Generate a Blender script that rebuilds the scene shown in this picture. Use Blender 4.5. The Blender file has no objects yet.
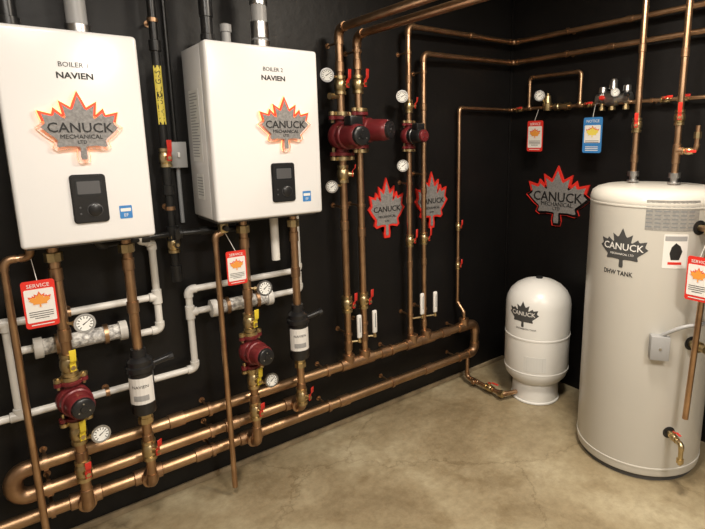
import bpy, bmesh, math, random
from mathutils import Vector, Matrix
from mathutils.geometry import tessellate_polygon
random.seed(4)
S=bpy.context.scene
COL=S.collection
V=Vector
S.view_settings.view_transform='Standard'
S.view_settings.exposure=0.0
# ------------------------------------------------------------ materials
def mat(name,col,metal=0.0,rough=0.5,ns=0,na=0.0,bump=0.0,bs=60,col2=None,emit=None,es=0,coat=0,rvar=0.0,spec=None):
    m=bpy.data.materials.new(name);m.use_nodes=True
    nt=m.node_tree;b=nt.nodes['Principled BSDF']
    b.inputs['Base Color'].default_value=(*col,1);b.inputs['Metallic'].default_value=metal
    b.inputs['Roughness'].default_value=rough
    if spec is not None:b.inputs['Specular IOR Level'].default_value=spec
    if coat:b.inputs['Coat Weight'].default_value=coat;b.inputs['Coat Roughness'].default_value=.1
    tc=nt.nodes.new('ShaderNodeTexCoord')
    if ns:
        n=nt.nodes.new('ShaderNodeTexNoise');n.inputs['Scale'].default_value=ns;n.inputs['Detail'].default_value=6
        nt.links.new(tc.outputs['Object'],n.inputs['Vector'])
        r=nt.nodes.new('ShaderNodeValToRGB')
        c2=col2 or tuple(c*(1-na) for c in col)
        r.color_ramp.elements[0].position=.35;r.color_ramp.elements[1].position=.68
        r.color_ramp.elements[0].color=(*c2,1);r.color_ramp.elements[1].color=(*col,1)
        nt.links.new(n.outputs['Fac'],r.inputs['Fac']);nt.links.new(r.outputs['Color'],b.inputs['Base Color'])
        if rvar:
            mr=nt.nodes.new('ShaderNodeMapRange');mr.inputs['To Min'].default_value=rough+rvar;mr.inputs['To Max'].default_value=max(.05,rough-rvar)
            nt.links.new(n.outputs['Fac'],mr.inputs['Value']);nt.links.new(mr.outputs['Result'],b.inputs['Roughness'])
    if bump:
        n2=nt.nodes.new('ShaderNodeTexNoise');n2.inputs['Scale'].default_value=bs;n2.inputs['Detail'].default_value=4
        nt.links.new(tc.outputs['Object'],n2.inputs['Vector'])
        bp=nt.nodes.new('ShaderNodeBump');bp.inputs['Strength'].default_value=bump;bp.inputs['Distance'].default_value=.01
        nt.links.new(n2.outputs['Fac'],bp.inputs['Height']);nt.links.new(bp.outputs['Normal'],b.inputs['Normal'])
    if emit:
        b.inputs['Emission Color'].default_value=(*emit,1);b.inputs['Emission Strength'].default_value=es
    return m
COPPER=mat('copper',(.64,.42,.26),1,.36,ns=9,col2=(.41,.25,.145),rvar=.1)
COPPER_H=mat('copper_tarnished',(.56,.37,.215),1,.40,ns=7,col2=(.33,.205,.115),rvar=.12)
COPPER_D=mat('copper_fitting',(.50,.32,.19),1,.42,ns=14,col2=(.32,.195,.115),rvar=.1)
BRASS=mat('brass',(.66,.52,.29),1,.34,ns=20,na=.3)
STEEL=mat('steel',(.6,.6,.6),1,.3,ns=15,na=.2)
CHIPS=mat('neutralizer_media',(.82,.8,.76),0,.4,ns=70,col2=(.22,.21,.2),bump=.4)
WHITE=mat('boiler_enamel',(.74,.735,.735),0,.22,coat=.3)
WHITE2=mat('white_plastic',(.8,.8,.78),0,.35,ns=5,na=.06)
TANK=mat('tank_enamel',(.60,.58,.53),0,.3,ns=1.5,na=.05)
EXPM=mat('expansion_enamel',(.74,.735,.71),0,.3)
PVC=mat('pvc_white',(.72,.70,.66),0,.35,ns=6,na=.08)
GREYP=mat('grey_plastic',(.22,.23,.24),0,.4)
LGREY=mat('light_grey',(.33,.33,.33),0,.4)
BLACK=mat('black_plastic',(.012,.012,.013),0,.3)
BLKPIPE=mat('black_iron',(.02,.02,.02),.3,.35,ns=20,na=.4)
UNDER=mat('underside_grey',(.10,.10,.105),.4,.45)
REDP=mat('red_cast_iron',(.18,.02,.024),.1,.35,ns=20,na=.3)
RED=mat('red_vinyl',(.66,.03,.02),0,.35)
HRED=mat('red_handle',(.60,.03,.02),0,.35)
HYEL=mat('yellow_handle',(.75,.58,.04),0,.4)
YEL=mat('yellow_label',(.75,.62,.10),0,.5)
AMB=mat('leaf_orange',(.75,.30,.05),0,.5)
BLUE=mat('blue_label',(.04,.20,.50),0,.4)
TAGW=mat('tag_white',(.75,.73,.70),0,.45)
PAPER=mat('paper',(.62,.62,.6),0,.5)
LABEL=mat('silver_label',(.40,.39,.37),.3,.4,ns=90,na=.25)
INK=mat('ink',(.012,.012,.012),0,.5)
SIGN=mat('sign_grey',(.28,.27,.265),.15,.45,ns=120,na=.35)
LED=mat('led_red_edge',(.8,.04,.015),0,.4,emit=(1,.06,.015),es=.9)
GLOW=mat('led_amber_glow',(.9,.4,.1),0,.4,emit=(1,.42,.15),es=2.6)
SCREEN=mat('screen',(.02,.022,.025),0,.08)
FACE=mat('gauge_face',(.75,.75,.72),0,.4)
LIGHT=mat('lamp_diffuser',(.9,.9,.9),0,.5,emit=(1,.93,.82),es=4)
TRIM=mat('bare_wood',(.42,.33,.21),0,.7,ns=12,na=.4)
DECAL=mat('decal_dark',(.055,.055,.055),0,.5)

def wallmat(name,c1,c2,rough,spec=None):
    return mat(name,c1,0,rough,ns=2.2,col2=c2,bump=.2,bs=18,rvar=.06,spec=spec)
WALLB=wallmat('black_painted_plywood',(.0070,.0064,.0064),(.0045,.004,.004),.46,.3)
WALLG=wallmat('drywall_grey',(.42,.39,.34),(.36,.33,.29),.8)
CEIL=wallmat('ceiling_paint',(.55,.52,.47),(.5,.47,.43),.8)
def concrete():
    m=bpy.data.materials.new('concrete');m.use_nodes=True
    nt=m.node_tree;b=nt.nodes['Principled BSDF'];L=nt.links.new
    tc=nt.nodes.new('ShaderNodeTexCoord')
    def noise(s,d=8,r=.6,dist=0):
        n=nt.nodes.new('ShaderNodeTexNoise');n.inputs['Scale'].default_value=s;n.inputs['Detail'].default_value=d
        n.inputs['Roughness'].default_value=r;n.inputs['Distortion'].default_value=dist
        L(tc.outputs['Object'],n.inputs['Vector']);return n
    def ramp(n,st):
        r=nt.nodes.new('ShaderNodeValToRGB');e=r.color_ramp.elements
        while len(e)<len(st):e.new(.5)
        for i,(p,c) in enumerate(st):e[i].position=p;e[i].color=(*c,1)
        L(n.outputs['Fac'],r.inputs['Fac']);return r
    def mul(x,y,f,bt='MULTIPLY'):
        k=nt.nodes.new('ShaderNodeMix');k.data_type='RGBA';k.blend_type=bt;k.inputs[0].default_value=f
        L(x,k.inputs[6]);L(y,k.inputs[7]);return k.outputs[2]
    a=ramp(noise(1.5,9,.60,.3),[(.33,(.22,.17,.10)),(.45,(.31,.25,.155)),(.55,(.38,.32,.21)),(.68,(.50,.44,.31))])
    c=ramp(noise(20,8,.75),[(.30,(.70,.67,.62)),(.62,(1.08,1.08,1.06))])
    st=ramp(noise(3.6,7,.65,.3),[(.36,(.62,.56,.47)),(.48,(1,1,1))])
    x=mul(a.outputs[0],c.outputs[0],.8);x=mul(x,st.outputs[0],.5)
    vo=nt.nodes.new('ShaderNodeTexVoronoi');vo.feature='DISTANCE_TO_EDGE';vo.inputs['Scale'].default_value=.55
    nz=noise(3,6,.7);ad=nt.nodes.new('ShaderNodeVectorMath');ad.operation='MULTIPLY_ADD'
    L(nz.outputs['Color'],ad.inputs[0]);ad.inputs[1].default_value=(.3,.3,.3);L(tc.outputs['Object'],ad.inputs[2]);L(ad.outputs[0],vo.inputs['Vector'])
    cr=nt.nodes.new('ShaderNodeValToRGB');cr.color_ramp.elements[0].position=.0;cr.color_ramp.elements[0].color=(.5,.45,.38,1)
    cr.color_ramp.elements[1].position=.005;cr.color_ramp.elements[1].color=(1,1,1,1);L(vo.outputs['Distance'],cr.inputs['Fac'])
    x=mul(x,cr.outputs[0],.5);L(x,b.inputs['Base Color'])
    rr=nt.nodes.new('ShaderNodeMapRange');rr.inputs['To Min'].default_value=.26;rr.inputs['To Max'].default_value=.55
    L(noise(2.5).outputs['Fac'],rr.inputs['Value']);L(rr.outputs[0],b.inputs['Roughness'])
    bp=nt.nodes.new('ShaderNodeBump');bp.inputs['Strength'].default_value=.2;bp.inputs['Distance'].default_value=.008
    L(noise(9,8,.7).outputs['Fac'],bp.inputs['Height']);L(bp.outputs[0],b.inputs['Normal'])
    return m
CONC=concrete()
# ------------------------------------------------------------ mesh helpers
def grp(name,loc=(0,0,0)):
    e=bpy.data.objects.new(name,None);e.location=loc;e.empty_display_size=.1;COL.objects.link(e);return e
def mkobj(name,bm,mt,parent=None,smooth=True,ang=40):
    me=bpy.data.meshes.new(name)
    bmesh.ops.recalc_face_normals(bm,faces=bm.faces[:])
    if smooth:
        for f in bm.faces:f.smooth=True
        a=math.radians(ang)
        for e in bm.edges:
            if len(e.link_faces)==2 and e.calc_face_angle(0)>a:e.smooth=False
    bm.to_mesh(me);bm.free()
    me.materials.append(mt)
    o=bpy.data.objects.new(name,me);COL.objects.link(o)
    if parent is not None:
        o.parent=parent;o.matrix_parent_inverse=Matrix.Translation(parent.location).inverted()
    return o
def frame(d):
    d=d.normalized();up=V((0,0,1)) if abs(d.z)<.9 else V((0,1,0))
    x=up.cross(d).normalized();return x,d.cross(x).normalized()
def lathe_bm(bm,o,ax,prof,seg=28):
    o=V(o);ax=V(ax).normalized();x,y=frame(ax);rings=[]
    for t,r in prof:
        if r<1e-5: rings.append([bm.verts.new(o+ax*t)])
        else: rings.append([bm.verts.new(o+ax*t+(x*math.cos(2*math.pi*i/seg)+y*math.sin(2*math.pi*i/seg))*r) for i in range(seg)])
    for a,b in zip(rings,rings[1:]):
        for i in range(seg):
            j=(i+1)%seg
            if len(a)==1 and len(b)==1:continue
            if len(a)==1:bm.faces.new((a[0],b[i],b[j]))
            elif len(b)==1:bm.faces.new((a[i],a[j],b[0]))
            else:bm.faces.new((a[i],a[j],b[j],b[i]))
    for k,rg in ((0,rings[0]),(1,rings[-1])):
        if len(rg)>2:
            try:bm.faces.new(rg)
            except:pass
def lathe(name,o,ax,prof,mt,parent=None,seg=28):
    bm=bmesh.new();lathe_bm(bm,o,ax,prof,seg);return mkobj(name,bm,mt,parent)
def cyl(name,p0,p1,r,mt,parent=None,seg=24,ch=None):
    p0=V(p0);p1=V(p1);L=(p1-p0).length;c=min(r*.15,L*.2) if ch is None else ch
    return lathe(name,p0,p1-p0,[(0,r-c),(c,r),(L-c,r),(L,r-c)],mt,parent,seg)
def sweep_bm(bm,pts,r,seg=16):
    rings=[];d0=(pts[1]-pts[0]).normalized();x,y=frame(d0);prev=d0
    for i,p in enumerate(pts):
        if i==0:d=d0
        elif i==len(pts)-1:d=(pts[i]-pts[i-1]).normalized()
        else:d=((pts[i+1]-pts[i]).normalized()+(pts[i]-pts[i-1]).normalized()).normalized()
        q=prev.rotation_difference(d);x=q@x;y=q@y;prev=d
        rings.append([bm.verts.new(p+(x*math.cos(2*math.pi*k/seg)+y*math.sin(2*math.pi*k/seg))*r) for k in range(seg)])
    for a,b in zip(rings,rings[1:]):
        for i in range(seg):
            j=(i+1)%seg;bm.faces.new((a[i],a[j],b[j],b[i]))
    bm.faces.new(rings[0]);bm.faces.new(rings[-1])
def fillet(pts,R):
    pts=[V(p) for p in pts];out=[pts[0]];els=[]
    for i in range(1,len(pts)-1):
        a=(pts[i-1]-pts[i]);b=(pts[i+1]-pts[i]);la,lb=a.length,b.length;a.normalize();b.normalize()
        th=a.angle(b)
        if abs(math.pi-th)<.02: out.append(pts[i]);continue
        tl=min(R/math.tan(th/2),la*.48,lb*.48);rr=tl*math.tan(th/2)
        s=pts[i]+a*tl;e=pts[i]+b*tl;c=pts[i]+(a+b).normalized()*(rr/math.sin(th/2))
        arc=[];n=8
        v0=s-c;v1=e-c;tot=v0.angle(v1);axis=v0.cross(v1).normalized()
        for k in range(n+1):
            arc.append(c+Matrix.Rotation(tot*k/n,3,axis)@v0)
        out+=arc;els.append((a,arc,b))
    out.append(pts[-1]);return out,els
def pipe(name,pts,r,mt,parent=None,fit=None,R=None,couple=(),seg=16,fr=1.2):
    R=R or r*2.2
    path,els=fillet(pts,R);bm=bmesh.new();sweep_bm(bm,path,r,seg)
    o=mkobj(name,bm,mt,parent)
    if fit:
        bm=bmesh.new();n=0
        for a,arc,b in els:
            sweep_bm(bm,[arc[0]+a*r*.9]+arc+[arc[-1]+b*r*.9],r*fr,seg);n+=1
        for p,ax in couple:
            p=V(p);ax=V(ax).normalized();h=r*1.3
            lathe_bm(bm,p-ax*h,ax,[(0,r*1.05),(.002,r*fr),(2*h-.002,r*fr),(2*h,r*1.05)],seg);n+=1
        if n: mkobj(name+'_fittings',bm,fit,parent)
        else: bm.free()
    return o
def tee(name,p,r,d1,d2,mt,parent,fr=1.25,L=2.2):
    p=V(p);d1=V(d1).normalized();d2=V(d2).normalized();bm=bmesh.new()
    lathe_bm(bm,p-d1*r*L,d1,[(0,r*1.05),(.003,r*fr),(2*L*r-.003,r*fr),(2*L*r,r*1.05)],16)
    lathe_bm(bm,p,d2,[(0,r*fr),(L*r-.003,r*fr),(L*r,r*1.05)],16)
    return mkobj(name,bm,mt,parent)
def box(name,c,s,mt,parent=None,bev=.003,seg=2,rot=None):
    bm=bmesh.new();bmesh.ops.create_cube(bm,size=1)
    bmesh.ops.scale(bm,vec=s,verts=bm.verts)
    if bev:bmesh.ops.bevel(bm,geom=bm.edges[:],offset=min(bev,min(s)*.45),segments=seg,profile=.5,affect='EDGES')
    if rot:bmesh.ops.rotate(bm,cent=(0,0,0),matrix=rot,verts=bm.verts)
    bmesh.ops.translate(bm,vec=c,verts=bm.verts)
    return mkobj(name,bm,mt,parent)
def mY(x,z,y0):
    return lambda u,v,h:V((x+u,y0-h,z+v))
def mX(y,z,x0):
    return lambda u,v,h:V((x0-h,y-u,z+v))
def mC(cx,cy,r,ang,z):
    a0=math.radians(ang)
    return lambda u,v,h:V((cx+(r+h)*math.cos(a0+u/r),cy+(r+h)*math.sin(a0+u/r),z+v))
def sheet(name,outl,mp,h0,th,mt,parent,curved=False):
    bm=bmesh.new()
    top=[bm.verts.new((u,v,h0+th)) for u,v in outl];bot=[bm.verts.new((u,v,h0)) for u,v in outl]
    n=len(outl)
    tris=tessellate_polygon([[V((u,v,0)) for u,v in outl]])
    for i,j,k in tris:
        try:
            bm.faces.new((top[i],top[j],top[k]));bm.faces.new((bot[k],bot[j],bot[i]))
        except ValueError:pass
    for i in range(n):
        j=(i+1)%n;bm.faces.new((top[i],bot[i],bot[j],top[j]))
    if curved:
        for _ in range(3):
            es=[e for e in bm.edges if e.calc_length()>.02]
            if es:bmesh.ops.subdivide_edges(bm,edges=es,cuts=1,use_grid_fill=True);bmesh.ops.triangulate(bm,faces=[f for f in bm.faces if len(f.verts)>3])
    for v in bm.verts:v.co=mp(*v.co)
    return mkobj(name,bm,mt,parent,smooth=False)
def rrect(w,h,r=.006,n=4):
    o=[]
    for cx,cy,a in((w/2-r,h/2-r,0),(-w/2+r,h/2-r,90),(-w/2+r,-h/2+r,180),(w/2-r,-h/2+r,270)):
        for k in range(n+1):
            t=math.radians(a+90*k/n);o.append((cx+r*math.cos(t),cy+r*math.sin(t)))
    return o
def text(name,s,mp,size,mt,parent,h0=.001,u=0,v=0,bold=.0,curved=False,sx=1,rot=0,th=.001):
    cu=bpy.data.curves.new(name,'FONT');cu.body=s;cu.size=size;cu.align_x='CENTER';cu.align_y='CENTER';cu.extrude=th;cu.resolution_u=2
    cu.offset=bold
    o=bpy.data.objects.new(name,cu);COL.objects.link(o)
    bpy.context.view_layer.update()
    dg=bpy.context.evaluated_depsgraph_get();me=bpy.data.meshes.new_from_object(o.evaluated_get(dg))
    bpy.data.objects.remove(o);bm=bmesh.new();bm.from_mesh(me);bpy.data.meshes.remove(me)
    c,s_=math.cos(rot),math.sin(rot)
    for w in bm.verts:
        x,y,z=w.co;x*=sx;x,y=c*x-s_*y,s_*x+c*y
        w.co=mp(x+u,y+v,z+h0)
    return mkobj(name,bm,mt,parent,smooth=False)
def lines(name,mp,rows,mt,parent,h=.0014):
    bm=bmesh.new()
    for u,v,hw,hh in rows:
        bm.faces.new([bm.verts.new(mp(u+a*hw,v+b*hh,h)) for a,b in((-1,-1),(1,-1),(1,1),(-1,1))])
    return mkobj(name,bm,mt,parent,smooth=False)
HALF=[(0,1.0),(.09,.78),(.15,.64),(.20,.60),(.27,.64),(.42,.74),(.385,.57),(.36,.40),(.385,.36),(.44,.39),(.62,.54),(.66,.44),(.71,.42),(.96,.48),(.90,.27),(.91,.21),(1.02,.12),(.82,-.07),(.66,-.20),(.63,-.26),(.67,-.40),(.62,-.43),(.38,-.40),(.13,-.41),(.075,-.44),(.09,-.70),(.07,-.78)]
LEAF=[p for p in HALF]+[(-x,y) for x,y in HALF[:0:-1]]
def offset(poly,d):
    n=len(poly);out=[];area=sum(poly[i][0]*poly[(i+1)%n][1]-poly[(i+1)%n][0]*poly[i][1] for i in range(n))
    s=1 if area<0 else -1
    for i in range(n):
        p=V(poly[i]);a=(p-V(poly[i-1])).normalized();b=(V(poly[(i+1)%n])-p).normalized()
        na=V((-a.y,a.x))*s;nb=V((-b.y,b.x))*s;m=(na+nb)
        if m.length<1e-4:m=na
        m.normalize();k=min(1/max(m.dot(na),.3),1.7)
        turn=(a.x*b.y-a.y*b.x)*s
        if turn>0:k=min(k,1.0)*.85
        q=p+m*d*k;out.append((q.x,q.y))
    return out
def leaf(parent,mp,w,h,led=False,curved=False,edge=None,th=.012,txt=True,ew=.012,face=SIGN,h0=.001):
    base=[(x*w/2,(y-.1)*h/1.85) for x,y in LEAF]
    if led:
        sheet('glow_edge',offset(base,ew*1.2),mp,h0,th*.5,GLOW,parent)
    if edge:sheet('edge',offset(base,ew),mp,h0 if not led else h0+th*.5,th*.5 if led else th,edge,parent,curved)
    hh=h0+(th if edge else 0)
    sheet('face',base,mp,hh,.002 if not curved else .0006,face,parent,curved)
    if txt:
        hh+=.002 if not curved else .0008
        text('name_text','CANUCK',mp,w*.205,INK,parent,h0=hh+.001,bold=.0018*w)
        text('trade_text','MECHANICAL',mp,w*.09,INK,parent,h0=hh+.001,v=-h*.13)
        text('ltd_text','LTD',mp,w*.07,INK,parent,h0=hh+.001,v=-h*.21)
def valve(parent,p,ax,r,hm,hd,name='ball_valve',ln=.075):
    p=V(p);ax=V(ax).normalized();hd=V(hd).normalized()
    g=parent;bm=bmesh.new();L=r*2.4
    lathe_bm(bm,p-ax*L,ax,[(0,r*1.1),(.001,r*1.5),(L*.35,r*1.5),(L*.4,r*1.25),(L*.6,r*1.55),(L,r*1.65),(L*1.4,r*1.55),(L*1.6,r*1.25),(L*1.65,r*1.5),(2*L-.001,r*1.5),(2*L,r*1.1)],12)
    lathe_bm(bm,p,hd,[(0,r*.7),(r*2.3,r*.7),(r*2.3,r*.45),(r*2.9,r*.45)],10)
    mkobj(name+'_body',bm,BRASS,g)
    a=p+hd*r*2.6
    q=[a-ax*r*.8,a+ax*r*.9,a+ax*r*1.6+hd*r*.7,a+ax*ln+hd*r*.8]
    bm=bmesh.new();side=ax.cross(hd).normalized()
    rings=[]
    for k,pt in enumerate(q):
        wd=r*.55 if k<3 else r*.6
        rings.append([bm.verts.new(pt+side*wd*sx+hd*.002*sy) for sx,sy in((-1,-1),(1,-1),(1,1),(-1,1))])
    for A,B in zip(rings,rings[1:]):
        for i in range(4):bm.faces.new((A[i],A[(i+1)%4],B[(i+1)%4],B[i]))
    bm.faces.new(rings[0]);bm.faces.new(rings[-1]);bmesh.ops.bevel(bm,geom=bm.edges[:],offset=.0012,segments=1,affect='EDGES')
    mkobj(name+'_handle',bm,hm,g)
def gauge(parent,p,n,R=.032,stem=None,name='gauge'):
    p=V(p);n=V(n).normalized();parent=grp('pressure_gauge',tuple(p))
    lathe('case',p-n*.022,n,[(0,R*.75),(.003,R*.95),(.018,R),(.022,R*1.10),(.027,R*1.08),(.027,R*.90),(.023,R*.86)],STEEL,parent)
    lathe('ring',p,n,[(.0005,R*.90),(.0018,R*.90)],BLACK,parent)
    lathe('face',p,n,[(.0006,R*.84),(.0024,R*.84)],FACE,parent)
    x,y=frame(n);bm=bmesh.new()
    for k in range(11):
        t=math.radians(-135+27*k);d=(y*math.cos(t)+x*math.sin(t));s=n.cross(d)
        c=p+n*.0028+d*R*.66
        bm.faces.new([bm.verts.new(c+d*a*R*.13+s*b*R*.045) for a,b in((-1,-1),(1,-1),(1,1),(-1,1))])
    d=(y*.5+x*.8).normalized();s=n.cross(d);c=p+n*.0032
    bm.faces.new([bm.verts.new(c+d*a*R+s*b*R*.07) for a,b in((-.25,-1),(.65,-.3),(.65,.3),(-.25,1))])
    mkobj('dial_marks',bm,INK,parent,smooth=False)
    if stem is not None:
        s=V(stem);cyl('stem',p-n*.015,s,.006,BRASS,parent,seg=10)
        cyl('nut',p-n*.015+(s-p).normalized()*R*.9,p-n*.015+(s-p).normalized()*(R*.9+.012),.011,BRASS,parent,seg=6)
def pump(parent,p,face,s=1.0,ax=(0,0,1),motor=REDP,cap=BLACK,ml=.13,wb=None):
    p=V(p);f=V(face).normalized();ax=V(ax).normalized();sd=f.cross(ax);parent=grp('circulator_pump',tuple(p))
    lathe('volute',p-f*.035*s,f,[(0,.035*s),(.006*s,.055*s),(.02*s,.062*s),(.055*s,.062*s),(.065*s,.055*s),(.07*s,.045*s)],REDP,parent)
    cyl('port_body',p-ax*.075*s,p+ax*.075*s,.028*s,REDP,parent)
    for k in(-1,1):
        c=p+ax*.078*s*k
        bm=bmesh.new();lathe_bm(bm,c-ax*.008*s,ax,[(0,.038*s),(.002,.041*s),(.014*s,.041*s),(.016*s,.038*s)],20)
        for q in(-1,1):lathe_bm(bm,c+sd*q*.045*s-ax*.008*s,ax,[(0,.016*s),(.016*s,.016*s)],14)
        mkobj('flange_%d'%(k+2),bm,REDP,parent)
        bm=bmesh.new();c2=p+ax*.097*s*k
        lathe_bm(bm,c2-ax*.009*s,ax,[(0,.036*s),(.016*s,.036*s)],20)
        for q in(-1,1):
            lathe_bm(bm,c2+sd*q*.045*s-ax*.008*s,ax,[(0,.016*s),(.014*s,.016*s)],14)
            lathe_bm(bm,c+sd*q*.045*s-ax*.022*s,ax,[(0,.007*s),(.05*s,.007*s)],6)
        mkobj('pipe_flange_%d'%(k+2),bm,BRASS,parent)
    lathe('motor',p+f*.03*s,f,[(0,.046*s),(.004,.058*s),(.03*s,.058*s),(.034*s,.052*s),(ml*s*.8,.050*s),(ml*s-.006,.046*s),(ml*s,.040*s)],motor,parent)
    lathe('motor_cap',p+f*(.03*s+ml*s),f,[(-.002,.042*s),(.012*s,.040*s),(.016*s,.034*s),(.016*s,.014*s),(.020*s,.012*s),(.020*s,0)],cap,parent)
    q=p+f*(.045*s+ml*s);bm=bmesh.new()
    for k in range(3):lathe_bm(bm,q+ax*.022*s*math.cos(k*2.1)+sd*.022*s*math.sin(k*2.1),f,[(0,.003*s),(.003,.003*s)],8)
    mkobj('cap_screws',bm,STEEL,parent)
    bm=bmesh.new()
    for k in range(8):
        t=2*math.pi*k/8;d=ax*math.cos(t)+sd*math.sin(t)
        lathe_bm(bm,p+f*.03*s+d*.052*s,f,[(0,.006*s),(.012*s,.006*s)],6)
    mkobj('bolts',bm,STEEL,parent)
    if wb:box('wiring_box',tuple(p+f*(.03+ml*.55)*s+ax*.062*s),wb,BLACK,parent,bev=.006)
def tag(parent,c,w,h,face,col=RED):
    x,y,z=c
    mp=mY(x,z,y) if face=='y' else mX(y,z,x)
    sheet('card',rrect(w,h,w*.1),mp,0,.002,col,parent)
    sheet('panel',[(u,v-h*.03) for u,v in rrect(w*.88,h*.70,w*.05)] if col!=BLUE else [(u,v+h*.03) for u,v in rrect(w*.84,h*.50,w*.05)],mp,.0021,.0006,TAGW,parent)
    lf=[(a*w*.32,b*h*.17+h*.07) for a,b in LEAF]
    sheet('tag_leaf',offset(lf,w*.03),mp,.0028,.0005,RED,parent)
    sheet('tag_leaf_face',lf,mp,.0034,.0004,AMB if col!=BLUE else YEL,parent)
    text('tag_title','NOTICE' if col==BLUE else 'SERVICE',mp,w*.19,TAGW,parent,h0=.0032,v=h*.39,th=.0003)
    lines('tag_lines',mp,[(0,-h*(.16+.045*k),w*.36*(1 if k<3 else .6),h*.007) for k in range(4 if col!=BLUE else 2)],INK,parent,.0034)
    lines('tag_footer',mp,[(0,-h*((.435 if col!=BLUE else .33)+.05*k),w*.34,h*.010) for k in range(1 if col!=BLUE else 3)],TAGW,parent,.0034)
def clamp(parent,p,ax,r,n=(0,1,0),wall=None,name='pipe_clamp'):
    p=V(p);ax=V(ax).normalized();n=V(n)
    bm=bmesh.new();lathe_bm(bm,p-ax*.008,ax,[(0,r*1.02),(0,r*1.25),(.016,r*1.25),(.016,r*1.02)],18)
    if wall: lathe_bm(bm,p+n*r,n,[(0,.006),(wall-r,.006)],8);lathe_bm(bm,p+n*(wall-.004),n,[(0,.014),(.004,.014)],14)
    mkobj(name,bm,COPPER_D,parent)

# ------------------------------------------------------------ room
def slab(name,c,s,mt):
    return box(name,c,s,mt,None,bev=0)
slab('floor',(-2.5,-2.25,-.05),(5.2,4.7,.1),CONC)
slab('wall_left',(-2.5,.05,1.425),(5.2,.1,2.85),WALLB)
slab('wall_right',(.05,-2.25,1.425),(.1,4.5,2.85),WALLB)
slab('wall_back',(-2.5,-4.55,1.425),(5.2,.1,2.85),WALLG)
slab('wall_side',(-5.05,-2.25,1.425),(.1,4.5,2.85),WALLG)
slab('ceiling',(-2.5,-2.25,2.9),(5.2,4.7,.1),CEIL)
box('baseboard_left',(-2.5,-.006,.014),(5.0,.012,.028),TRIM,bev=.001)
box('trim_1',(-.008,-.008,1.43),(.016,.016,2.8),WALLB,bev=.001)

# ------------------------------------------------------------ boilers
def boiler(x0,x1,z0,z1,label,lx,lz,px,pz,sx,sz,tx,tz,lw,lh):
    g=grp('wall_hung_boiler',((x0+x1)/2,-.2,z0))
    w=x1-x0;cx=(x0+x1)/2;h=z1-z0;cz=(z0+z1)/2
    box('rear_chassis',(cx,-.165,cz),(w-.006,.25,h-.006),WHITE,g,bev=.008,seg=3)
    box('front_cover',(cx,-.325,cz),(w,.07,h),WHITE,g,bev=.014,seg=5)
    box('cover_gasket',(cx,-.289,cz),(w-.01,.006,h-.012),GREYP,g,bev=.001)
    box('base_plate',(cx,-.18,z0-.004),(w-.03,.27,.014),UNDER,g,bev=.002)
    box('wall_bracket',(cx,-.022,z1-.1),(w*.8,.044,.06),STEEL,g,bev=.003)
    box('wall_bracket_low',(cx,-.022,z0+.1),(w*.8,.044,.06),STEEL,g,bev=.003)
    m2=mY(tx,tz,-.3602)
    text('number_text',label,m2,.023,INK,g,h0=.0006,th=.0005,v=.02)
    text('maker_text','NAVIEN',m2,.028,INK,g,h0=.0006,th=.0005,v=-.016,bold=.0008,sx=1.1)
    mp=mY(px,pz,-.3602)
    sheet('control_panel_rim',rrect(.110,.172,.012),mp,0,.004,BLACK,g)
    sheet('control_panel',rrect(.102,.164,.010),mp,.004,.006,BLACK,g)
    sheet('display',[(a,b+.040) for a,b in rrect(.080,.055,.004)],mp,.010,.001,SCREEN,g)
    sheet('display_frame',[(a,b+.040) for a,b in rrect(.070,.045,.003)],mp,.0112,.0004,UNDER,g)
    lathe('dial',(px+.012,-.3702,pz-.040),(0,-1,0),[(0,.023),(.006,.022),(.008,.019),(.008,0)],BLACK,g)
    lathe('dial_ring',(px+.012,-.3702,pz-.040),(0,-1,0),[(0,.0245),(.0015,.0245),(.0015,.023)],UNDER,g)
    for k in range(2):lathe('button_%d'%(k+1),(px-.033,-.3702,pz-.03-.022*k),(0,-1,0),[(0,.004),(.003,.003),(.003,0)],UNDER,g,seg=12)
    mp=mY(sx,sz,-.3602)
    sheet('efficiency_sticker',rrect(.042,.048,.003),mp,0,.0008,BLUE,g)
    sheet('sticker_band',[(a,b+.008) for a,b in rrect(.034,.012,.002)],mp,.0009,.0004,TAGW,g)
    text('sticker_text','EF',mp,.016,TAGW,g,h0=.001,v=-.012,th=.0003)
    mp=mX(-.17,z0+.40,x0+.0025)
    sheet('side_plate',rrect(.13,.30,.004),mp,0,.001,PAPER,g)
    rw=[]
    for k in range(22):
        ww=random.uniform(.03,.055);rw.append((-.058+ww,.135-.0125*k,ww,.0022))
    lines('side_plate_print',mp,rw,GREYP,g)
    mp=mX(-.17,z0+.14,x0+.0025);sheet('side_sticker',rrect(.09,.11,.004),mp,0,.001,PAPER,g)
    lines('side_sticker_print',mp,[(0,.04-.0125*k,.036,.0022) for k in range(7)],GREYP,g)
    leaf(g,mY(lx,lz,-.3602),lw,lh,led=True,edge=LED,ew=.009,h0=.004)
    return g
b1=boiler(-2.925,-2.505,1.350,2.08,'BOILER 1',-2.712,1.755,-2.71,1.51,-2.60,1.452,-2.708,1.945,.225,.225)
b2=boiler(-2.268,-1.77,1.372,2.100,'BOILER 2',-1.948,1.775,-1.965,1.525,-1.852,1.455,-1.985,1.985,.215,.215)
def vent(g,x,y,z0,r,mt,col=None,collars=()):
    cyl('vent_stack',(x,y,z0),(x,y,2.85),r,mt,g)
    lathe('vent_collar',(x,y,z0-.003),(0,0,1),[(0,r*1.5),(.012,r*1.5),(.014,r*1.2),(.05,r*1.2),(.052,r)],col or mt,g)
    for z in collars:lathe('coupling',(x,y,z),(0,0,1),[(0,r),(.002,r*1.15),(.07,r*1.15),(.072,r)],col or mt,g)
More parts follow.
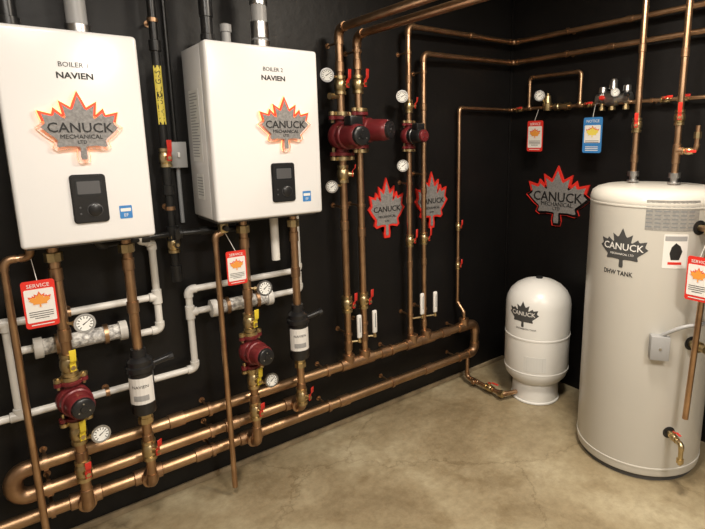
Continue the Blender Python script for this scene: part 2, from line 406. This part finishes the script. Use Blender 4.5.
g=grp('flue_vent_pipe',(-2.66,-.18,2.08));vent(g,-2.66,-.18,2.083,.034,LGREY,STEEL,(2.22,))
g=grp('flue_vent_pipe',(-2.86,-.18,2.08));vent(g,-2.865,-.18,2.083,.03,BLACK,None,(2.3,))
g=grp('flue_vent_pipe',(-2.2,-.18,2.10));vent(g,-2.19,-.18,2.103,.024,BLACK,None,(2.22,))
g=grp('flue_vent_pipe',(-1.96,-.18,2.10));vent(g,-1.955,-.18,2.103,.034,LGREY,STEEL,(2.16,2.3))
g=grp('air_intake_stub',(-2.11,-.18,2.10));lathe('stub',(-2.11,-.18,2.101),(0,0,1),[(0,.028),(.01,.028),(.012,.019),(.07,.019),(.07,.024),(.10,.024),(.105,.012),(.105,0)],LGREY,g)

# ------------------------------------------------------------ headers
HY=-.12
HG=g=grp('copper_heating_pipework',(-1.8,HY,.3));r=.027
P1,P2,PM=.44,.225,.325
pipe('header_loop',[(-4.6,HY,P2),(-.46,HY,P2),(-.46,HY,P1),(-3.06,HY,P1),(-3.06,HY,PM),(-1.86,HY,PM)],r,COPPER_H,g,COPPER_D,R=.05,
     couple=[((x,HY,P1),(1,0,0)) for x in(-2.45,-1.25,-.75)]+[((x,HY,P2),(1,0,0)) for x in(-2.35,-1.55,-.9)]+[((-2.2,HY,PM),(1,0,0))])
for x in(-2.95,-2.3,-1.65,-1.2,-.62):
    clamp(g,(x,HY,P1),(1,0,0),r,wall=.118);clamp(g,(x,HY,P2),(1,0,0),r,wall=.118)
for x in (-2.95,-2.3):clamp(g,(x,HY,PM),(1,0,0),r,wall=.118)
for x in(-1.505,-1.395,-1.03,-.915,-.57):tee('tee',(x,HY,P1),r,(1,0,0),(0,0,1),COPPER_D,g)

pipe('expansion_feed',[(-.53,HY,P2-.01),(-.53,HY,.05),(-.53,-.44,.05),(-.40,-.49,.05)],.014,COPPER,g,COPPER_D)
valve(g,(-.53,-.33,.05),(0,-1,0),.014,HRED,(0,0,1))
tee('feed_tee',(-.53,-.2,.05),.014,(0,1,0),(-1,0,0),COPPER_D,g)
lathe('feed_union',(-.53,-.42,.05),(0,-1,0),[(0,.016),(.002,.024),(.03,.024),(.032,.016)],BRASS,g,seg=8)

# ------------------------------------------------------------ pair A + pumps
r=.02
pipe('riser_1',[(-1.505,HY,P1),(-1.505,HY,2.27),(-1.505,-4.4,2.27)],r,COPPER,g,COPPER_D,couple=[((-1.505,HY,z),(0,0,1)) for z in(.55,1.25,2.08)]+[((-1.505,-1.0,2.27),(0,1,0))])
pump(g,(-1.505,HY,1.73),(0,-1,0),1.2,ml=.12,wb=(.075,.07,.05))
valve(g,(-1.505,HY,1.99),(0,0,1),r,HRED,(.3,-1,0));valve(g,(-1.505,HY,.80),(0,0,1),r,HRED,(.3,-1,0))
valve(g,(-1.505,HY,1.53),(0,0,1),r,HRED,(.8,-.6,0),ln=.05)
gauge(g,(-1.605,-.16,2.03),(-.5,-1,0),.032,stem=(-1.505,HY,2.03));gauge(g,(-1.60,-.16,1.47),(-.5,-1,0),.030,stem=(-1.505,HY,1.47))
lathe('drain_plug',(-1.505,HY,1.93),(-1,-.3,0),[(0,.01),(.06,.01),(.06,.016),(.085,.016),(.085,0)],BRASS,g)
for z in(.62,1.35,2.2):clamp(g,(-1.505,HY,z),(0,0,1),r,wall=.118)
for y in(-1.2,-3):
    clamp(g,(-1.505,y,2.27),(0,1,0),r,n=(0,0,1),wall=.578)
pipe('riser_2',[(-1.395,HY,P1),(-1.395,HY,2.25),(-1.395,-4.4,2.25)],r,COPPER,g,COPPER_D,couple=[((-1.395,HY,z),(0,0,1)) for z in(.58,1.2,2.1)])
pump(g,(-1.395,-.13,1.76),(0.45,-1,0),1.12,ml=.13,motor=REDP)
valve(g,(-1.395,HY,.80),(0,0,1),r,HRED,(.3,-1,0));valve(g,(-1.395,HY,2.0),(0,0,1),r,HRED,(.3,-1,0))
for z in(.66,1.35,2.17):clamp(g,(-1.395,HY,z),(0,0,1),r,wall=.118)
for y in(-1.25,-3):clamp(g,(-1.395,y,2.25),(0,1,0),r,n=(0,0,1),wall=.598)
def thermo(x,y,z,px):
    g=grp('pipe_thermometer',(x,y,z))
    box('scale_case',(x,y,z),(.030,.018,.14),TAGW,g,bev=.008,seg=3)
    box('scale_slot',(x,y-.0095,z+.01),(.005,.002,.085),GREYP,g,bev=0)
    lathe('well',(x,y,z-.07),(0,0,-1),[(0,.008),(.012,.008),(.012,.011),(.024,.011),(.024,0)],BRASS,g,seg=8)
    cyl('well_stem',(x,y,z-.086),(px,HY,z-.086),.006,BRASS,g,seg=8)
thermo(-1.447,-.15,.66,-1.505);thermo(-1.34,-.15,.665,-1.395);thermo(-.965,-.14,.69,-1.03);thermo(-.855,-.14,.68,-.915)
# ------------------------------------------------------------ pair B
r=.016;RB=-.10;g=HG
pipe('zone_riser_1',[(-1.03,RB,P1),(-1.03,RB,2.345),(-.07,-.07,2.36),(-.07,-4.3,2.38)],r,COPPER,g,COPPER_D,couple=[((-1.03,RB,z),(0,0,1)) for z in(.52,.95,1.35,2.05)]+[((-.07,-.9,2.364),(0,1,0)),((-.5,-.086,2.353),(1,.02,0))])
pump(g,(-1.03,RB,1.73),(0.1,-1,0),.85,ml=.11,motor=BLACK,cap=REDP,wb=(.06,.05,.04))
valve(g,(-1.03,RB,1.10),(0,0,1),r,HRED,(.3,-1,0));valve(g,(-1.03,RB,1.90),(0,0,1),r,HRED,(.6,-1,0),ln=.05)
gauge(g,(-1.11,-.14,1.95),(-.5,-1,0),.032,stem=(-1.03,RB,1.95));gauge(g,(-1.11,-.14,1.56),(-.5,-1,0),.032,stem=(-1.03,RB,1.56))
for z in(.62,1.45,2.2):clamp(g,(-1.03,RB,z),(0,0,1),r,wall=.099)
for y in(-.5,-1.5):clamp(g,(-.07,y,2.362+(-y)*.0047),(0,1,0),r,n=(1,0,0),wall=.068)
pipe('zone_riser_2',[(-.915,RB,P1),(-.915,RB,2.205),(-.07,-.07,2.225),(-.07,-4.3,2.26)],r,COPPER,g,COPPER_D,couple=[((-.915,RB,z),(0,0,1)) for z in(.54,.95,1.4,1.9)]+[((-.07,-.8,2.231),(0,1,0))])
valve(g,(-.915,RB,1.10),(0,0,1),r,HRED,(.3,-1,0))
for z in(.64,1.5,2.1):clamp(g,(-.915,RB,z),(0,0,1),r,wall=.099)
for y in(-.5,-1.5):clamp(g,(-.07,y,2.225+(-y)*.0083),(0,1,0),r,n=(1,0,0),wall=.068)

# ------------------------------------------------------------ make up water line
g=grp('makeup_water_line',(-.57,-.06,.46));r=.0115
pipe('line',[(-.57,HY,P1),(-.57,HY,.54),(-.57,-.055,.60),(-.57,-.055,1.91),(-.055,-.055,1.91),(-.055,-3.5,1.91)],r,COPPER,g,COPPER_D,couple=[((-.57,-.055,z),(0,0,1)) for z in(.9,1.5)])
valve(g,(-.57,-.055,1.13),(0,0,1),r,HRED,(0,-1,0),ln=.05);valve(g,(-.57,-.055,.86),(0,0,1),r,HRED,(0,-1,0),ln=.05)
pipe('bypass',[(-.055,-.21,1.91),(-.055,-.21,2.115),(-.055,-.60,2.115),(-.055,-.60,1.91)],r,COPPER,g,COPPER_D,couple=[((-.055,-.21,2.0),(0,0,1))])
tee('tee_1',(-.055,-.21,1.91),r,(0,1,0),(0,0,1),COPPER_D,g);tee('tee_2',(-.055,-.60,1.91),r,(0,1,0),(0,0,1),COPPER_D,g)
valve(g,(-.055,-.13,1.91),(0,-1,0),r,HRED,(-1,0,.2),ln=.05)
lathe('pressure_reducing_valve',(-.055,-.36,1.89),(0,0,1),[(0,.012),(.0,.026),(.02,.031),(.045,.033),(.05,.024),(.095,.020),(.10,.01),(.11,.01)],BRASS,g)
gauge(g,(-.11,-.335,1.985),(-1,-.5,0),.032,stem=(-.055,-.345,1.93))
lathe('backflow_body',(-.055,-.42,1.91),(0,-1,0),[(0,.014),(.0,.024),(.03,.024),(.035,.019),(.07,.019),(.075,.025),(.11,.025),(.11,.014)],BRASS,g)
valve(g,(-.055,-.66,1.91),(0,-1,0),r,HRED,(-1,0,.2),ln=.05)
for y in(-1.05,-1.7):clamp(g,(-.055,y,1.91),(0,1,0),r,n=(1,0,0),wall=.053)
valve(g,(-.055,-1.13,1.91),(0,-1,0),.012,HRED,(-1,0,.3),ln=.05);valve(g,(-.055,-1.22,1.91),(0,-1,0),.012,HRED,(-1,0,.3),ln=.05)
g=grp('mixing_valve_manifold',(-.06,-.85,1.93))
lathe('manifold_body',(-.060,-.72,1.935),(0,-1,0),[(0,.02),(.004,.034),(.03,.034),(.035,.025),(.06,.028),(.07,.044),(.13,.044),(.14,.028),(.17,.025),(.175,.034),(.21,.034),(.214,.02)],STEEL,g)
cyl('link_in',(-.055,-.70,1.91),(-.055,-.735,1.935),.013,BRASS,g)
for k,(y,h) in enumerate(((-.755,.06),(-.82,.10),(-.905,.06))):
    lathe('actuator_%d'%(k+1),(-.058,y,1.95),(0,0,1),[(0,.014),(h*.4,.014),(h*.4,.024),(h*.9,.022),(h,.014),(h,0)],STEEL,g)
    lathe('outlet_%d'%(k+1),(-.058,y,1.92),(0,0,-1),[(0,.014),(.03,.014),(.03,.019),(.05,.019),(.05,0)],BRASS,g,seg=8)
gauge(g,(-.115,-.865,1.965),(-1,-.6,0),.022,stem=(-.06,-.86,1.95))
lathe('knob_1',(-.10,-.78,1.94),(-1,0,0),[(0,.014),(.02,.014),(.025,.01),(.025,0)],HRED,g);lathe('knob_2',(-.09,-.93,1.95),(-1,0,0),[(0,.012),(.03,.012),(.03,0)],BLACK,g)

# ------------------------------------------------------------ wall leaf signs
g=grp('maple_leaf_wall_sign',(-1.135,-.01,1.29));leaf(g,mY(-1.135,1.295,0),.235,.34,edge=RED,ew=.015,th=.012,h0=.0)
g=grp('maple_leaf_wall_sign',(-.77,-.01,1.31));leaf(g,mY(-.77,1.315,0),.24,.34,edge=RED,ew=.015,th=.012,h0=.0)
g=grp('maple_leaf_wall_sign',(-.01,-.44,1.32));leaf(g,mX(-.435,1.315,0),.445,.37,edge=RED,ew=.020,th=.012,h0=.0)

# ------------------------------------------------------------ tags
g=grp('hanging_tag',(-.13,-.31,1.74));tag(g,(-.13,-.325,1.725),.125,.20,'x',RED)
cyl('tie_string',(-.128,-.315,1.82),(-.07,-.30,1.90),.0012,TAGW,g,seg=6)
g=grp('hanging_tag',(-.13,-.73,1.73));tag(g,(-.13,-.745,1.725),.125,.21,'x',BLUE)
cyl('tie_string',(-.128,-.74,1.825),(-.075,-.72,1.91),.0012,TAGW,g,seg=6)

# ------------------------------------------------------------ hot water tank
TX,TY,TR=-.345,-1.25,.31
g=grp('hot_water_tank',(TX,TY,0))
lathe('shell',(TX,TY,0),(0,0,1),[(.0,TR-.03),(.03,TR-.03),(.032,TR-.004),(.045,TR),(1.39,TR),(1.402,TR+.002),(1.41,TR+.002),(1.44,TR-.006),(1.458,TR-.03),(1.470,TR-.07),(1.476,0)],TANK,g,seg=96)
lathe('top_seam',(TX,TY,1.385),(0,0,1),[(0,TR),(.001,TR+.0025),(.008,TR+.0025),(.009,TR)],TANK,g,seg=96)
lathe('base_seam',(TX,TY,.07),(0,0,1),[(0,TR),(.001,TR+.0025),(.008,TR+.0025),(.009,TR)],TANK,g,seg=96)
lathe('base_ring',(TX,TY,0),(0,0,1),[(0,TR-.02),(.03,TR-.02)],UNDER,g,seg=64)
mp=mC(TX,TY,TR,181,1.185)
leaf(g,mp,.235,.20,curved=True,txt=False,face=DECAL,h0=.0006)
text('name_text','CANUCK',mp,.047,TAGW,g,h0=.002,th=.0003,bold=.0004,v=.005);text('trade_text','MECHANICAL LTD',mp,.014,TAGW,g,h0=.002,th=.0003,v=-.03)
text('tank_text','DHW TANK',mC(TX,TY,TR,178,1.06),.032,INK,g,h0=.001,th=.0003,sx=.85,bold=.0005)
mp=mC(TX,TY,TR,220,1.355);sheet('rating_plate',rrect(.23,.14,.004),mp,.0004,.0008,LABEL,g,True)
lines('rating_print',mp,[(-.10+.036*q,.055-.018*k,.013,.003) for k in range(7) for q in range(6)],GREYP,g,.0016)
mp=mC(TX,TY,TR,224,1.19);sheet('warning_label',rrect(.105,.16,.004),mp,.0004,.0008,TAGW,g,True)
sheet('warning_band',[(a,b+.060) for a,b in rrect(.095,.022,.002)],mp,.0014,.0003,LGREY,g,True)
sheet('warning_art',[(0,.04),(-.018,.02),(-.025,-.01),(-.018,-.04),(.018,-.04),(.03,0),(.02,.025)],mp,.0014,.0003,INK,g,True)
sheet('warning_icon',[(-.03,-.05),(.03,-.05),(.03,-.062),(-.03,-.062)],mp,.0014,.0003,RED,g,True)
a=math.radians(217);cx,cy=TX+(TR+.022)*math.cos(a),TY+(TR+.022)*math.sin(a)
box('aquastat_box',(cx,cy,.73),(.046,.085,.12),LGREY,g,bev=.006,rot=Matrix.Rotation(a,3,'Z'))
lathe('aquastat_screw',(TX+(TR+.045)*math.cos(a),TY+(TR+.045)*math.sin(a),.73),(math.cos(a),math.sin(a),0),[(0,.006),(.003,.006),(.003,0)],STEEL,g,seg=10)
pts=[];
for k in range(21):
    t=k/20;an=a+math.radians(40)*t;rr=TR+.022+.05*math.sin(math.pi*t)
    pts.append(V((TX+rr*math.cos(an),TY+rr*math.sin(an),.785+.075*math.sin(math.pi*min(t,.5)*1.0))))
bm=bmesh.new();sweep_bm(bm,pts,.009,12);mkobj('conduit',bm,LGREY,g)
def radial(name,ang,z,prof,mt,seg=20):
    an=math.radians(ang);return lathe(name,(TX+TR*math.cos(an)*.985,TY+TR*math.sin(an)*.985,z),(math.cos(an),math.sin(an),0),prof,mt,g,seg)
radial('port_escutcheon_1',243,1.30,[(0,.034),(.006,.034),(.008,.028)],BLACK);radial('port_1',243,1.30,[(0,.015),(.07,.015)],BRASS)
radial('port_escutcheon_2',246,.74,[(0,.034),(.006,.034),(.008,.028)],BLACK);radial('port_2',246,.74,[(0,.018),(.03,.018),(.03,.026),(.06,.026),(.06,.018),(.09,.018)],BRASS)
radial('port_escutcheon_3',233,.28,[(0,.030),(.006,.030),(.008,.026)],BLACK)
an=math.radians(233);d=V((math.cos(an),math.sin(an),0));p=V((TX,TY,.28))+d*TR
cyl('drain_nipple',p,p+d*.08,.012,BRASS,g);valve(g,p+d*.045,d,.011,HRED,(0,0,1),name='drain_valve',ln=.05)
pipe('drain_spout',[p+d*.08,p+d*.11,p+d*.11+V((0,0,-.07))],.011,BRASS,g,BRASS)
lathe('drain_cap',p+d*.11+V((0,0,-.07)),(0,0,-1),[(0,.017),(.02,.017),(.02,.01),(.03,.01)],BRASS,g,seg=8)
g=grp('copper_tank_pipe',(-.335,-1.12,1.48));r=.0155
pipe('drop',[(-.335,-1.12,1.475),(-.335,-1.12,2.85)],r,COPPER,g,COPPER_D,couple=[((-.335,-1.12,z),(0,0,1)) for z in(1.60,2.15)])
lathe('dielectric_union',(-.335,-1.12,1.478),(0,0,1),[(0,.03),(.01,.03),(.012,.018),(.03,.018),(.03,.028),(.055,.028),(.056,.018)],STEEL,g,seg=12)
valve(g,(-.335,-1.12,1.77),(0,0,1),r,HRED,(-1,-.4,0),ln=.06)
g=grp('copper_tank_pipe',(-.335,-1.33,1.48))
pipe('drop',[(-.335,-1.33,1.475),(-.335,-1.33,2.85)],r,COPPER,g,COPPER_D,couple=[((-.335,-1.33,z),(0,0,1)) for z in(1.60,2.1)])
lathe('dielectric_union',(-.335,-1.33,1.478),(0,0,1),[(0,.03),(.01,.03),(.012,.018),(.03,.018),(.03,.028),(.055,.028),(.056,.018)],STEEL,g,seg=12)
valve(g,(-.335,-1.33,1.80),(0,0,1),r,HRED,(-1,-.4,0),ln=.07)
pipe('branch',[(-.335,-1.33,1.64),(-.335,-1.42,1.64),(-.335,-1.42,1.76)],.011,COPPER,g,COPPER_D);tee('tee',(-.335,-1.33,1.64),r,(0,0,1),(0,-1,0),COPPER_D,g)
lathe('relief_cap',(-.335,-1.42,1.70),(0,0,1),[(0,.012),(.0,.018),(.03,.018),(.03,.012)],BRASS,g,seg=8)
valve(g,(-.335,-1.385,1.64),(0,-1,0),.011,HRED,(-1,0,0),ln=.05)
g=grp('relief_drain_pipe',(-.56,-1.575,.33));a=math.radians(243);q=V((TX,TY,1.30))+V((math.cos(a),math.sin(a),0))*TR*1.0
pipe('relief',[tuple(q),(-.535,-1.60,1.30),(-.56,-1.60,1.25),(-.56,-1.575,.40)],.0135,COPPER,g,COPPER_D,R=.02)
box('relief_valve_body',(-.52,-1.59,1.31),(.05,.05,.07),BRASS,g,bev=.012,seg=3);lathe('relief_lever',(-.52,-1.59,1.345),(0,0,1),[(0,.012),(.02,.012),(.022,.006)],HRED,g)
g=grp('hanging_tag',(-.60,-1.58,1.10));tag(g,(-.60,-1.585,1.09),.10,.20,'x',RED);cyl('tie_string',(-.6,-1.585,1.19),(-.575,-1.59,1.24),.0012,TAGW,g,seg=6)

# ------------------------------------------------------------ expansion tank
EX,EY,ER=-.285,-.52,.208
g=grp('expansion_tank',(EX,EY,0))
lathe('base_skirt',(EX,EY,0),(0,0,1),[(0,.150),(.004,.158),(.012,.158),(.016,.150),(.13,.150),(.15,.146)],EXPM,g,seg=64)
lathe('vessel',(EX,EY,0),(0,0,1),[(.12,.10),(.13,.145),(.15,.172),(.18,.196),(.22,ER),(.45,ER),(.452,ER+.003),(.462,ER+.003),(.464,ER),(.66,ER),(.70,.200),(.74,.180),(.775,.145),(.80,.10),(.815,.05),(.82,0)],EXPM,g,seg=64)
lathe('air_valve_cap',(EX,EY,.81),(0,0,1),[(0,.022),(.016,.022),(.02,.018),(.02,0)],BLACK,g)
lathe('weld_band',(EX,EY,.225),(0,0,1),[(0,ER),(.001,ER+.002),(.008,ER+.002),(.009,ER)],EXPM,g,seg=64)
ea=216
mp=mC(EX,EY,ER,ea-26,.625);leaf(g,mp,.20,.175,curved=True,txt=False,face=DECAL,h0=.0006)
text('name_text','CANUCK',mp,.038,TAGW,g,h0=.002,th=.0003,bold=.0003,v=.003)
text('tank_text','EXPANSION TANK',mC(EX,EY,ER,ea-20,.53),.016,INK,g,h0=.001,th=.0003)
mp=mC(EX,EY,ER,ea-2,.30);sheet('data_label',rrect(.14,.10,.004),mp,.0004,.0008,PAPER,g,True)
lines('data_print',mp,[(0,.035-.014*k,.05,.0018) for k in range(6)],GREYP,g,.0016)

# ------------------------------------------------------------ under-boiler piping
BY=-.22
def boiler_pipes(x_s,x_r,z_top,bot_s,bot_r,cz):
    r=.019;g=HG
    pipe('supply',[(x_s,BY,z_top),(x_s,BY,bot_s),(x_s,HY,bot_s)],r,COPPER,g,COPPER_D,couple=[((x_s,BY,z),(0,0,1)) for z in(z_top-.12,z_top-.36,.30,.47)])
    lathe('union',(x_s,BY,z_top-.035),(0,0,-1),[(0,.021),(.002,.03),(.035,.03),(.037,.021)],BRASS,g,seg=8)
    pump(g,(x_s,BY,.72),(.15,-1,.05),.95,ml=.10,cap=BLACK)
    valve(g,(x_s,BY,.865),(0,0,1),r,HYEL,(.2,-1,0));valve(g,(x_s,BY,.575),(0,0,1),r,HYEL,(.2,-1,0));
    valve(g,(x_s,BY,.41),(0,0,1),r,HRED,(.2,-1,0),ln=.06)
    gauge(g,(x_s+.065,BY-.05,1.03),(.1,-1,.2),.034,stem=(x_s,BY,1.03));gauge(g,(x_s+.07,BY-.05,.565),(.1,-1,.2),.032,stem=(x_s,BY,.54))
    tee('tee',(x_s,HY,bot_s),.027,(1,0,0),(0,-1,0),COPPER_D,g)
    pipe('return_upper',[(x_r,BY,z_top),(x_r,BY,cz+.288)],r,COPPER,g,COPPER_D,couple=[((x_r,BY,z),(0,0,1)) for z in(z_top-.12,z_top-.3)])
    pipe('return',[(x_r,BY,cz-.043),(x_r,BY,bot_r),(x_r,HY,bot_r)],r,COPPER,g,COPPER_D,couple=[((x_r,BY,.45),(0,0,1))])
    lathe('union',(x_r,BY,z_top-.035),(0,0,-1),[(0,.021),(.002,.03),(.035,.03),(.037,.021)],BRASS,g,seg=8)
    valve(g,(x_r,BY,.40),(0,0,1),r,HRED,(.6,-1,0),ln=.06)
    tee('tee',(x_r,HY,bot_r),.027,(1,0,0),(0,-1,0),COPPER_D,g)
    g=grp('dirt_separator',(x_r,BY,.7));cx,cy=x_r,BY
    lathe('canister',(cx,cy,cz),(0,0,1),[(0,.03),(.004,.044),(.012,.048),(.19,.048),(.195,.056),(.215,.056),(.22,.049),(.24,.049),(.25,.038),(.255,.03),(.29,.028),(.29,.02)],BLACK,g,seg=36)
    lathe('bottom_union',(cx,cy,cz),(0,0,-1),[(0,.026),(.02,.026),(.02,.03),(.045,.03),(.045,.02)],BRASS,g,seg=8)
    mp=mC(cx,cy,.048,252,cz+.115);sheet('label',rrect(.115,.115,.003),mp,.0004,.0006,TAGW,g,True);sheet('label_block',[(u,v-.030) for u,v in rrect(.06,.024,.002)],mp,.0011,.0003,LGREY,g,True)
    text('label_text','NAVIEN',mp,.018,INK,g,h0=.0014,th=.0002,v=.02)
    cyl('side_arm',(cx+.03,cy,cz+.205),(cx+.115,cy-.01,cz+.225),.013,BLACK,g)
    lathe('side_plug',(cx+.11,cy-.01,cz+.224),(1,-.1,.2),[(0,.018),(.02,.018),(.02,0)],BLACK,g,seg=8)
boiler_pipes(-2.832,-2.59,1.345,.225,.225,.575)
boiler_pipes(-2.11,-1.86,1.367,.225,.325,.61)
g=grp('copper_relief_line',(-2.98,-.22,.2));pipe('relief',[(-2.9,-.22,1.345),(-2.9,-.22,1.30),(-2.98,-.22,1.30),(-2.98,-.22,.0)],.0125,COPPER,g,COPPER_D)
g=grp('copper_relief_line',(-2.235,-.22,.2));pipe('relief',[(-2.2,-.22,1.365),(-2.2,-.22,1.31),(-2.238,-.22,1.30),(-2.238,-.22,.05)],.0125,COPPER,g,COPPER_D)
box('relief_valve',(-2.2,-.22,1.33),(.04,.04,.05),BRASS,g,bev=.01);lathe('relief_lever',(-2.2,-.24,1.33),(0,-1,0),[(0,.012),(.03,.012),(.03,0)],BLACK,g)
g=grp('hanging_tag',(-2.89,-.27,1.12));tag(g,(-2.893,-.27,1.135),.10,.175,'y',RED);cyl('tie_string',(-2.893,-.27,1.22),(-2.9,-.237,1.295),.0012,TAGW,g,seg=6)
g=grp('hanging_tag',(-2.17,-.27,1.14));tag(g,(-2.17,-.27,1.15),.09,.155,'y',RED);cyl('tie_string',(-2.17,-.27,1.225),(-2.198,-.237,1.305),.0012,TAGW,g,seg=6)

# ------------------------------------------------------------ condensate pvc
def pv(name,pts,r=.0155,g=None):pipe(name,pts,r,PVC,g,PVC,R=.022,fr=1.3)
g=grp('pvc_condensate_pipework',(-2.6,-.06,.6));c=-.06
pv('lower_run',[(-4.9,c,.64),(-2.33,c,.64),(-2.33,c,1.03),(-1.765,c,1.03),(-1.765,c,1.37)],g=g)
pv('upper_run',[(-4.9,c,1.025),(-2.465,c,1.025)],g=g)
pv('boiler_drop',[(-2.52,c-.06,1.345),(-2.52,c-.06,1.30),(-2.465,c,1.27),(-2.465,c,.87),(-2.58,c,.87)],g=g)
pv('side_drop',[(-3.005,c,1.02),(-3.005,c,.66)],g=g);tee('side_tee',(-3.005,c,.64),.0155,(1,0,0),(0,0,1),PVC,g,fr=1.35);tee('side_tee_top',(-3.005,c,1.025),.0155,(1,0,0),(0,0,-1),PVC,g,fr=1.35)
pv('neutralizer_tail',[(-3.005,c,.905),(-2.93,c,.905)],g=g)
pv('neutralizer_tail_2',[(-2.33,c,.92),(-2.24,c,.92)],g=g);pv('neutralizer_tail_3',[(-1.93,c,.92),(-1.765,c,.92),(-1.765,c,1.02)],g=g)
tee('drop_tee',(-2.33,c,.92),.0155,(0,0,1),(1,0,0),PVC,g,fr=1.35)
tee('drop_tee_2',(-2.465,c,1.025),.0155,(0,0,1),(-1,0,0),PVC,g,fr=1.35)
pv('boiler_stub',[(-1.95,-.2,1.368),(-1.95,-.2,1.14)],r=.02,g=g)
for x,z in((-3.2,.64),(-2.7,.64),(-2.8,1.025),(-2.1,1.03)):clamp(g,(x,c,z),(1,0,0),.016,wall=.058)
def neutral(x0,x1,z):
    g=grp('condensate_neutralizer',((x0+x1)/2,c-.005,z));L=x1-x0
    lathe('tube',(x0,c-.01,z),(1,0,0),[(0,.02),(.0,.040),(.028,.040),(.03,.033),(L-.03,.033),(L-.028,.040),(L,.040),(L,.02)],CHIPS,g)
    for k,xx in enumerate((x0,x1-.03)):lathe('cap_%d'%(k+1),(xx-.001,c-.01,z),(1,0,0),[(0,.03),(.002,.042),(.03,.042),(.032,.034)],PVC,g)
    for k,xx in enumerate((x0+.08,x1-.08)):clamp(g,(xx,c-.01,z),(1,0,0),.034,wall=.068)
neutral(-2.93,-2.60,.905);neutral(-2.24,-1.93,.92)

# ------------------------------------------------------------ gas pipe between the boilers
g=grp('black_gas_pipe',(-2.38,-.09,1.5));r=.017
pipe('gas_main',[(-2.38,-.09,2.85),(-2.38,-.09,1.10)],r,BLKPIPE,g,BLKPIPE,couple=[((-2.38,-.09,z),(0,0,1)) for z in(1.14,1.50,2.1)],fr=1.4)
lathe('drip_cap',(-2.38,-.09,1.12),(0,0,-1),[(0,.024),(.03,.024),(.034,.018),(.034,0)],BLKPIPE,g)
pipe('gas_branch',[(-2.68,-.16,1.345),(-2.68,-.16,1.305),(-2.38,-.09,1.305),(-2.07,-.14,1.305),(-2.07,-.14,1.368)],.014,BLKPIPE,g,BLKPIPE,fr=1.4,couple=[((-2.25,-.105,1.305),(1,-.1,0)),((-2.5,-.12,1.305),(1,.1,0))])
tee('gas_tee',(-2.38,-.09,1.305),r,(0,0,1),(1,0,0),BLKPIPE,g,fr=1.5)
valve(g,(-2.38,-.09,1.64),(0,0,1),r,HRED,(.1,-1,0));valve(g,(-2.38,-.09,1.26),(0,0,1),r,BLACK,(.1,-1,0))
mp=mC(-2.38,-.09,.0175,262,1.90);sheet('gas_label',rrect(.034,.24,.002),mp,.0003,.0006,YEL,g,True);text('gas_label_text','NATURAL GAS',mp,.03,INK,g,h0=.001,th=.0002,rot=math.pi/2,sx=1)
clamp(g,(-2.38,-.09,2.2),(0,0,1),r,wall=.088);clamp(g,(-2.38,-.09,1.42),(0,0,1),r,wall=.088)
g=grp('electrical_junction_box',(-2.315,-.02,1.65));box('box_body',(-2.315,-.022,1.65),(.07,.042,.11),GREYP,g,bev=.005);box('cover_plate',(-2.315,-.045,1.65),(.074,.004,.114),LGREY,g,bev=.002)
box('switch',(-2.315,-.052,1.65),(.01,.014,.022),TAGW,g,bev=.002)
cyl('conduit_up',(-2.315,-.02,1.70),(-2.315,-.02,2.85),.009,BLKPIPE,g);cyl('conduit_down',(-2.315,-.02,1.60),(-2.315,-.02,1.34),.009,GREYP,g)

# ------------------------------------------------------------ lights
def fixture(x,y,lx,ly,power,col=(1,.89,.74)):
    g=grp('ceiling_light',(x,y,2.83))
    box('housing',(x,y,2.83),(lx+.04,ly+.04,.04),WHITE2,g,bev=.006);box('diffuser',(x,y,2.806),(lx,ly,.012),LIGHT,g,bev=.003)
    L=bpy.data.lights.new('lamp','AREA');L.shape='RECTANGLE';L.size=lx;L.size_y=ly;L.energy=power;L.color=col
    o=bpy.data.objects.new('lamp',L);COL.objects.link(o);o.location=(x,y,2.795);o.parent=g;o.matrix_parent_inverse=Matrix.Translation(g.location).inverted()
fixture(-1.3,-1.6,.35,.35,56)
fixture(-2.9,-1.8,.35,.35,40,(1,.92,.82))
fixture(-2.0,-3.4,.35,1.0,72,(1,.92,.82))
w=bpy.data.worlds.new('world');S.world=w;w.use_nodes=True;w.node_tree.nodes['Background'].inputs[0].default_value=(.5,.47,.43,1);w.node_tree.nodes['Background'].inputs[1].default_value=.15
# ------------------------------------------------------------ camera
cd=bpy.data.cameras.new('camera');cd.sensor_width=36;cd.lens=505/705*36;cd.shift_x=-.0730;cd.shift_y=-.039;cd.clip_start=.02
co=bpy.data.objects.new('camera',cd);COL.objects.link(co)
R=V((.78192,-.62331,-.00959));U=V((.12351,.13982,.98244));B=V((-.61102,-.76938,.18631))
M=Matrix((R,U,B)).transposed().to_4x4();M.translation=V((-2.951,-2.463,1.7));co.matrix_world=M
S.camera=co
